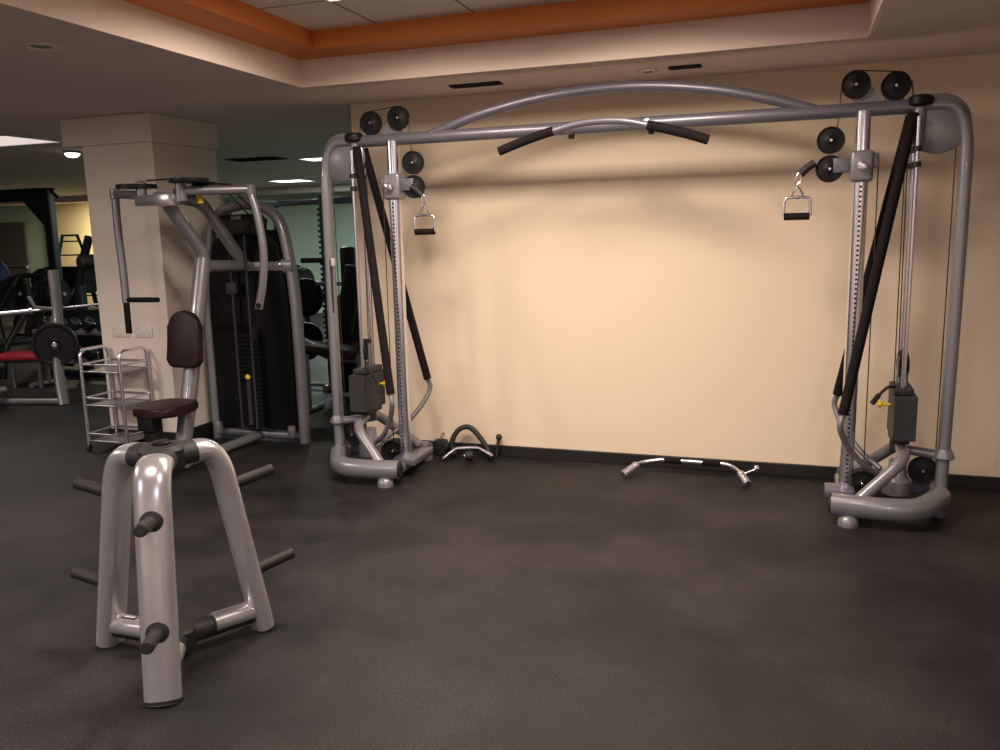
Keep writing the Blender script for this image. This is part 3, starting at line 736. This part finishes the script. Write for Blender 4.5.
# bench press rack near the trolley
bp = empty('bench_press_rack', (-7.0, 6.75, 0), 'silver bench press rack standing left of the pillar and the trolley', 'weight bench')
up0 = atY(63, 404, 6.3); 
A = Vector((-6.80, 6.30, 0)); T_ = atY(53, 270, 6.55)
link('upright', tube(nb(), fillet([A, A+Vector((-.12, .08, .35)), T_+Vector((0, 0, -.5)), T_], .2), .050, .038, 14, power=3), M['silver'], bp)
B_ = A+Vector((-1.2, -.30, 0)); T2 = T_+Vector((-1.2, -.30, 0))
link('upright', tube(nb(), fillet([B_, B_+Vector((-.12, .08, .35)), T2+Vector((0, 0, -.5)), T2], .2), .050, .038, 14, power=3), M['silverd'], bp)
bm = nb(); tube(bm, [A+Vector((0, 0, .04)), B_+Vector((0, 0, .04))], .03, .03, 12); link('foot_bar', bm, M['silver'], bp)
bm = nb(); tube(bm, [A+Vector((-.6, -.15, .16)), A+Vector((-.35, -1.3, .16))], .035, .035, 12); link('bench_rail', bm, M['silver'], bp)
d_ = (Vector((.25, -1.15, 0))).normalized(); sd_ = Vector((d_.y, -d_.x, 0))
for k in (0, 1):
    p = A+Vector((-.6, -.15, 0))+d_*(.9 if k else .15)
    bm = nb(); tube(bm, [p+Vector((0, 0, .0)), p+Vector((0, 0, .38))], .03, .03, 12); link('bench_leg', bm, M['silver'], bp)
for u in (.32, .36):
    c = T_+Vector((-.02, -.05, -u))
jh = T_+Vector((-.06, -.08, -.33))
bm = nb(); tube(bm, [jh+Vector((.02, .04, -.06)), jh+Vector((-.06, -.08, -.03)), jh+Vector((-.10, -.10, .08))], .014, .02, 10); link('bar_hook', bm, M['silver'], bp)
jh2 = jh+Vector((-1.2, -.30, 0))
bm = nb(); tube(bm, [jh2+Vector((.02, .04, -.06)), jh2+Vector((-.06, -.08, -.03)), jh2+Vector((-.10, -.10, .08))], .014, .02, 10); link('bar_hook', bm, M['silver'], bp)
pc = atY(56, 344, 6.42)
bm = nb(); cyl(bm, pc+Vector((-.10, .12, 0)), pc+Vector((.03, -.05, 0)), .025, 14, .003); link('storage_peg', bm, M['chrome'], bp)
bm = nb(); box(bm, A+Vector((-.47, -.73, .42)), (.95, .30, .07), .03, rot=Matrix.Rotation(math.atan2(d_.y, d_.x), 3, 'Z')); link('bench_pad', bm, M['rubber'], bp)
reorigin(bp)
t = plate(None, pc-Vector((-.02, .03, 0)), (.55, -.83, 0), .215, .045); t.name = 'weight_plate'
tag(t, 'large black weight plate hung on the bench press rack left of the trolley', 'weight plate')
rc = atY(24, 352, 7.0)
fb = empty('flat_bench', (rc.x, rc.y, 0), 'low bench with a red pad behind the barbell, far left', 'weight bench')
bm = nb(); box(bm, (rc.x, rc.y, rc.z-.04), (.50, .30, .08), .03, rot=Matrix.Rotation(.35, 3, 'Z')); link('pad', bm, M['red'], fb)
bm = nb(); tube(bm, [(rc.x-.18, rc.y-.05, rc.z-.10), (rc.x+.18, rc.y+.05, rc.z-.10)], .025, .025, 10); link('rail', bm, M['silverd'], fb)
for k in (-1, 1):
    bm = nb(); tube(bm, [(rc.x+k*.15, rc.y+k*.04, 0), (rc.x+k*.15, rc.y+k*.04, rc.z-.10)], .022, .022, 10); link('leg', bm, M['silverd'], fb)
reorigin(fb)
# barbell
b0, b1 = atY(-40, 318, 6.05), atY(112, 303, 7.0)
bb = empty('barbell', tuple((b0+b1)/2), 'long chrome barbell resting on the bench press rack', 'barbell')
dr = (b1-b0).normalized()
bm = nb(); cyl(bm, b0, b1, .014, 14); link('shaft', bm, M['chrome'], bb)
bm = nb(); m1 = b0+dr*(b1-b0).length*.46; cyl(bm, b0, m1, .026, 16, .003); cyl(bm, m1-dr*.03, m1, .036, 16, .003); link('sleeve', bm, M['chrome'], bb)
reorigin(bb)

# black power rack
Yr = 9.3
pr_ = empty('power_rack', tuple(ground(50, 330)), 'tall black power rack at the far left edge', 'weight rack')
tp = atY(47, 192, Yr); 
tp.z = tp.z
X1 = tp.x
bm = nb(); tube(bm, [(X1, Yr, 0), (X1, Yr, tp.z)], .075, .06, 12, power=5); link('upright', bm, M['navy'], pr_)
bm = nb(); tube(bm, [(X1-2.6, Yr, 0), (X1-2.6, Yr, tp.z)], .075, .06, 12, power=5); link('upright', bm, M['navy'], pr_)
bm = nb(); tube(bm, [(X1-2.7, Yr, tp.z-.05), (X1+.06, Yr, tp.z-.05)], .06, .07, 12, power=5); link('top_beam', bm, M['navy'], pr_)
bm = nb(); prism(bm, [(0, 0), (-.42, 0), (0, -.42)], .06, (X1-.04, Yr, tp.z-.09)); link('gusset', bm, M['navy'], pr_)
bm = nb(); tube(bm, smoothpath([(X1-2.0, Yr-.06, tp.z+.03), (X1, Yr-.06, tp.z+.035), (X1+.13, Yr-.06, tp.z+.0), (X1+.24, Yr-.06, tp.z-.08)], 5), .022, seg=12); link('pull_up_bar', bm, M['black'], pr_)
bm = nb(); tube(bm, [(X1, Yr-.6, .04), (X1, Yr+.6, .04)], .06, .04, 12, power=4); tube(bm, [(X1-2.6, Yr-.6, .04), (X1-2.6, Yr+.6, .04)], .06, .04, 12, power=4); link('foot_beams', bm, M['navy'], pr_)
pr_.location = (X1-1.3, Yr, 0); reorigin(pr_)
# barbell held in the rack
c0, c1 = atY(-30, 266, Yr-.15), atY(28, 267, Yr-.15)
b2 = empty('barbell', tuple((c0+c1)/2), 'barbell racked in the black power rack, its sleeve tip showing', 'barbell')
dr = (c1-c0).normalized()
bm = nb(); cyl(bm, c0, c1, .026, 14, .004); link('sleeve', bm, M['chrome'], b2)
bm = nb(); cyl(bm, c0-dr*1.0, c0, .014, 12); link('shaft', bm, M['chrome'], b2); reorigin(b2)
# blue ball
t = tag(link('exercise_ball', lathe(nb(), [(.34*math.sin(PI*k/20), -.34*math.cos(PI*k/20)) for k in range(21)], tuple(atY(-19, 280, 8.0)), seg=36), M['blue']), 'dark blue exercise ball on its stand at the far left edge', 'exercise ball')
bc = atY(-19, 280, 8.0)
t = empty('ball_stand', (bc.x, bc.y, 0), 'black stand under the blue exercise ball', 'stand')
bm = nb(); tube(bm, smoothpath([(bc.x+.2*math.cos(a), bc.y+.2*math.sin(a), bc.z-.29) for a in [2*PI*k/12 for k in range(12)]], 2, True), .016, seg=8, closed=True); link('ring', bm, M['black'], t)
for k in range(3):
    a = 2*PI*k/3; bm = nb(); tube(bm, [(bc.x+.2*math.cos(a), bc.y+.2*math.sin(a), bc.z-.29), (bc.x+.35*math.cos(a), bc.y+.35*math.sin(a), 0)], .018, seg=8); link('leg', bm, M['black'], t)
reorigin(t)

# plate-loaded machine (dark mass of plates) behind the bench
def leg_press(name, cx, cy, w, label, pads, mat=M['black'], hgt=1.0, rot=0.0, pm_=M['rubber']):
    t = empty(name, (cx, cy, 0), label, 'gym machine')
    for s in (-1, 1):
        bm = nb(); tube(bm, fillet([(cx+s*w/2, cy-.5, 0.03), (cx+s*w/2, cy-.45, .35), (cx+s*w/2, cy+.3, hgt), (cx+s*w/2, cy+.5, 0.03)], .12), .035, .035, 12, power=3); link('side_frame', bm, mat, t)
        bm = nb(); cyl(bm, (cx+s*w/2, cy+.25, hgt*.78), (cx+s*(w/2+.28), cy+.25, hgt*.78), .025, 12); link('loading_peg', bm, M['chrome'], t)
        for k in range(pads): 
            bm = nb(); rr = .22-.02*k; h = .02
            lathe(bm, [(.025, -h), (rr*.85, -h*.6), (rr*.9, -h), (rr, -h), (rr, h), (rr*.9, h), (.025, h)], (cx+s*(w/2+.07+.05*k), cy+.25, hgt*.78), (1, 0, 0), 30); link('weight_disc', bm, M['black'], t)
    bm = nb(); box(bm, (cx, cy-.1, .42), (w*.55, .62, .08), .03); link('seat', bm, pm_, t)
    bm = nb(); box(bm, (cx, cy+.28, .80), (w*.5, .08, .75), .03, rot=Matrix.Rotation(-.35, 3, 'X')); link('back_rest', bm, pm_, t)
    for yy, zz in ((-.48, .06), (.48, .06), (.3, hgt*.96)):
        bm = nb(); tube(bm, [(cx-w/2, cy+yy, zz), (cx+w/2, cy+yy, zz)], .03, .03, 12); link('cross_tube', bm, mat, t)
    reorigin(t); return t
g1 = ground(30, 350)
leg_press('chest_press_machine', -8.93, 7.75, .45, 'dark plate-loaded machine behind the red bench, far left', 3, hgt=1.25)
leg_press('row_machine', -8.2, 9.9, .8, 'dark plate-loaded machine just left of the pillar, in front of the stepladder', 3, hgt=1.45)
leg_press('shoulder_press_machine', -12.0, 11.2, .9, 'plate-loaded machine farthest left, beyond the black rack', 2, hgt=1.2)
leg_press('squat_machine', -10.2, 11.6, .9, 'dark machine against the far wall behind the other plate machines', 3, hgt=1.35)
# tall leaning black lever beside the pillar
l0, l1 = atY(80, 285, 8.0), atY(89, 237, 8.0)
t = empty('lever_machine', (l0.x, 8.0, 0), 'black lever arm machine with raised padded arm beside the pillar', 'gym machine')
bm = nb(); tube(bm, [(l0.x, 8.0, 0), (l0.x, 8.0, l0.z)], .06, .05, 12, power=4); link('stand', bm, M['navy'], t)
bm = nb(); tube(bm, smoothpath([tuple(l0), tuple((l0+l1)/2+Vector((-.03, 0, -.02))), tuple(l1)], 4), .05, .05, 12); link('lever_arm', bm, M['black'], t)
q = atY(88, 262, 8.0); bm = nb(); cyl(bm, q+Vector((-.02, -.12, 0)), q+Vector((.06, .12, 0)), .09, 20, .02); link('roller_pad', bm, M['rubber'], t)
bm = nb(); box(bm, (l0.x+.25, 8.0, .55), (.8, .5, .5), .04); link('weight_housing', bm, M['shroud'], t)
bm = nb(); tube(bm, [(l0.x-.35, 7.75, .04), (l0.x+.5, 7.75, .04)], .04, .04, 12); link('foot', bm, M['navy'], t)
reorigin(t)
# low dumbbell rack with dumbbells
def dumbbell(x, y, z, lab):
    t = empty('dumbbell', (x, y, z), lab, 'dumbbell', 'dumbbells on the low rack far left')
    bm = nb(); cyl(bm, (x, y-.07, z), (x, y+.07, z), .015, 10); link('handle', bm, M['chrome'], t)
    for s in (-1, 1):
        bm = nb(); cyl(bm, (x, y+s*.06, z), (x, y+s*.15, z), .062, 16, .01); link('head', bm, M['black'], t)
    reorigin(t)
rk = empty('dumbbell_rack', (-7.1, 7.2, 0), 'low two-tier black rack of dumbbells behind the barbell', 'weight rack')
for z in (.30, .62):
    bm = nb(); box(bm, (-7.1, 7.11, z), (1.8, .05, .05), .008); box(bm, (-7.1, 7.29, z), (1.8, .05, .05), .008); link('shelf', bm, M['silverd'], rk)
for x in (-7.97, -6.23):
    bm = nb(); tube(bm, [(x, 6.97, .03), (x, 7.43, .03)], .03, .03, 10); tube(bm, [(x, 7.2, .03), (x, 7.2, .66)], .035, .035, 10); link('end_frame', bm, M['silver'], rk)
reorigin(rk)
pos = ['first from the left end', 'second from the left end', 'third from the left end', 'fourth from the left end', 'fifth from the left end', 'sixth from the left end', 'seventh from the left end', 'last one at the right end']
for r_, z in (('lower', .325+.062), ('upper', .645+.062)):
    for i in range(8): dumbbell(-7.8+i*.2, 7.2, z, 'black dumbbell on the %s tier of the far rack, %s' % (r_, pos[i]))
# stepladder by the yellow wall
yl = 13.6
la, lb = atY(59, 264, yl), atY(79, 264, yl)
tt, tb = atY(63, 236, yl), atY(76, 236, yl)
sl = empty('stepladder', ((la.x+lb.x)/2, yl, 0), 'open stepladder with dark frame standing before the yellow wall', 'ladder')
wx = (lb.x-la.x); zt = tt.z; sl_ = (tt.x-la.x)/(tt.z-la.z)
for s in (0, 1):
    top = Vector(((tt.x, tb.x)[s], yl, zt)); bot = Vector((top.x-(sl_ if s == 0 else -sl_)*zt, yl-.35, 0))
    bm = nb(); tube(bm, [bot, top], .022, .04, 10, power=4); link('side_rail', bm, M['navy'], sl)
    b2_ = Vector((bot.x, yl+.45, 0)); bm = nb(); tube(bm, [b2_, top+Vector((0, .03, 0))], .018, .02, 10); link('rear_leg', bm, M['navy'], sl)
for i in range(6):
    f = (i+.8)/6.2; z = zt*f; hw = (tb.x-tt.x)/2+sl_*(zt-z); cx = (tt.x+tb.x)/2
    bm = nb(); box(bm, (cx, yl-.35*(1-f), z), (hw*2, .09, .03), .005); link('step', bm, M['navy'], sl)
bm = nb(); box(bm, ((tt.x+tb.x)/2, yl, zt+.01), (tb.x-tt.x+.06, .25, .04), .01); link('top_platform', bm, M['navy'], sl); reorigin(sl)
sl.rotation_euler.z = .86; sl.scale.x = .8

# ------------------------------------------------------------------ equipment in the green room seen between the machines
def rack_green():
    Y = 7.65
    t = empty('squat_rack', (-4.75, Y+.3, 0), 'teal notched squat rack in the green room behind the cable machine', 'weight rack')
    x1 = atY(322, 200, Y).x
    for x in (x1, x1-1.15):
        bm = nb(); tube(bm, [(x, Y, 0), (x, Y, 2.02)], .030, .035, 10, power=5)
        for k in range(26): box(bm, (x-.033, Y-.02, .5+k*.055), (.022, .05, .028), .003)
        link('notched_upright', bm, M['teal'], t)
        bm = nb(); tube(bm, [(x, Y+.9, 0), (x, Y+.9, 2.02)], .030, .035, 10, power=5); link('rear_upright', bm, M['teal'], t)
        bm = nb(); tube(bm, [(x, Y-.15, .04), (x, Y+1.0, .04)], .035, .03, 10, power=4); link('foot_rail', bm, M['silver'], t)
        bm = nb(); tube(bm, [(x, Y, 1.99), (x, Y+.9, 1.99)], .03, .03, 10, power=4); link('top_rail', bm, M['teal'], t)
    bm = nb(); tube(bm, smoothpath([(x1-1.3, Y, 1.94), (x1-.45, Y, 1.94), (x1+.1, Y, 1.97), (x1+.35, Y, 1.97)], 5), .022, .022, 12); link('chin_bar', bm, M['silverd'], t)
    bm = nb(); tube(bm, [(x1-1.15, Y+.9, 1.99), (x1, Y+.9, 1.99)], .03, .03, 10); link('rear_cross_bar', bm, M['teal'], t)
    bm = nb(); tube(bm, [(x1-1.15, Y, .05), (x1+.35, Y, .05)], .018, .025, 10); link('front_foot_bar', bm, M['silver'], t)
    bm = nb(); tube(bm, [(x1-.35, Y-.05, 1.12), (x1+.30, Y-.05, 1.12)], .022, .022, 12); link('safety_bar', bm, M['silverd'], t)
    bm = nb(); tube(bm, [(x1-.25, Y-.05, 1.36), (x1+.02, Y-.05, 1.36)], .028, .028, 12); link('bar_catch', bm, M['black'], t)
    reorigin(t); return x1, Y
x1, Yg = rack_green()
# plates on the rack pegs
for z, lab, r_ in ((1.12, 'black plate on the squat rack, upper of two', .20), (.90, 'black plate on the squat rack, lower of two', .20)):
    c = atY(303, 298 if z > 1 else 342, 7.45)
    o = plate(None, (c.x, 7.5, c.z), (.85, -.5, 0), r_, .05); o.name = 'weight_plate'; tag(o, lab, 'weight plate', 'plates on the squat rack')
# adjustable bench in the rack (light frame, dark pad)
t = empty('incline_bench', (-4.55, 6.6, 0), 'black incline bench with pale frame behind the left cable tower', 'weight bench')
bm = nb(); box(bm, tuple(atY(349, 300, 6.6)), (.17, .09, .62), .025, rot=Matrix.Rotation(.25, 3, 'Y')); link('back_rest', bm, M['black'], t)
q = atY(340, 350, 6.6); bm = nb(); box(bm, (q.x-.1, 6.6, q.z), (.62, .28, .09), .03, rot=Matrix.Rotation(.1, 3, 'Y')); link('seat', bm, M['pad'], t)
a, b = atY(303, 342, 6.55), atY(330, 356, 6.55)
bm = nb(); tube(bm, [a, b, b+Vector((.35, 0, -.02))], .03, .04, 12, power=3); link('frame_tube', bm, M['silver'], t)
for xx in (a.x+.02, b.x+.3):
    bm = nb(); tube(bm, [(xx, 6.55, 0.02), (xx, 6.55, a.z if xx < b.x else b.z)], .025, .03, 10, power=3); link('leg', bm, M['silverd'], t)
    bm = nb(); tube(bm, [(xx, 6.35, .025), (xx, 6.8, .025)], .025, .022, 10); link('foot', bm, M['silverd'], t)
reorigin(t)
# dark cabinet-like stack behind left tower
t = empty('leg_extension_machine', (-4.1, 7.35, 0), 'dark weight machine mass behind the left cable tower', 'gym machine')
q = atY(353, 345, 7.3)
bm = nb(); box(bm, (q.x-.03, 7.45, .52), (.42, .35, 1.0), .03); link('stack_cover', bm, M['shroud'], t)
bm = nb(); box(bm, (q.x+.02, 7.25, 1.25), (.14, .10, .50), .03); link('back_rest', bm, M['black'], t)
bm = nb(); box(bm, (q.x-.05, 7.2, .55), (.40, .36, .09), .03); link('seat', bm, M['pad'], t)
bm = nb(); tube(bm, [(q.x-.2, 7.2, .04), (q.x+.3, 7.2, .04)], .04, .035, 10); link('foot', bm, M['silverd'], t)
bm = nb(); tube(bm, [(q.x, 7.3, .95), (q.x, 7.3, 1.2)], .03, .03, 10); link('rest_post', bm, M['silverd'], t)
reorigin(t)
# second machine deeper in the room
leg_press('calf_machine', -6.7, 9.7, .7, 'dark plate machine in the green room seen right of the weight stack', 2, hgt=1.25)

# ------------------------------------------------------------------ world and view
w = bpy.data.worlds.new('world'); bpy.context.scene.world = w; w.use_nodes = True
w.node_tree.nodes['Background'].inputs['Color'].default_value = (.8, .75, .7, 1)
w.node_tree.nodes['Background'].inputs['Strength'].default_value = 0.0
vs = bpy.context.scene.view_settings
vs.view_transform = 'Standard'; vs.look = 'None'; vs.gamma = 1; vs.use_curve_mapping = False
vs.exposure = 0.0
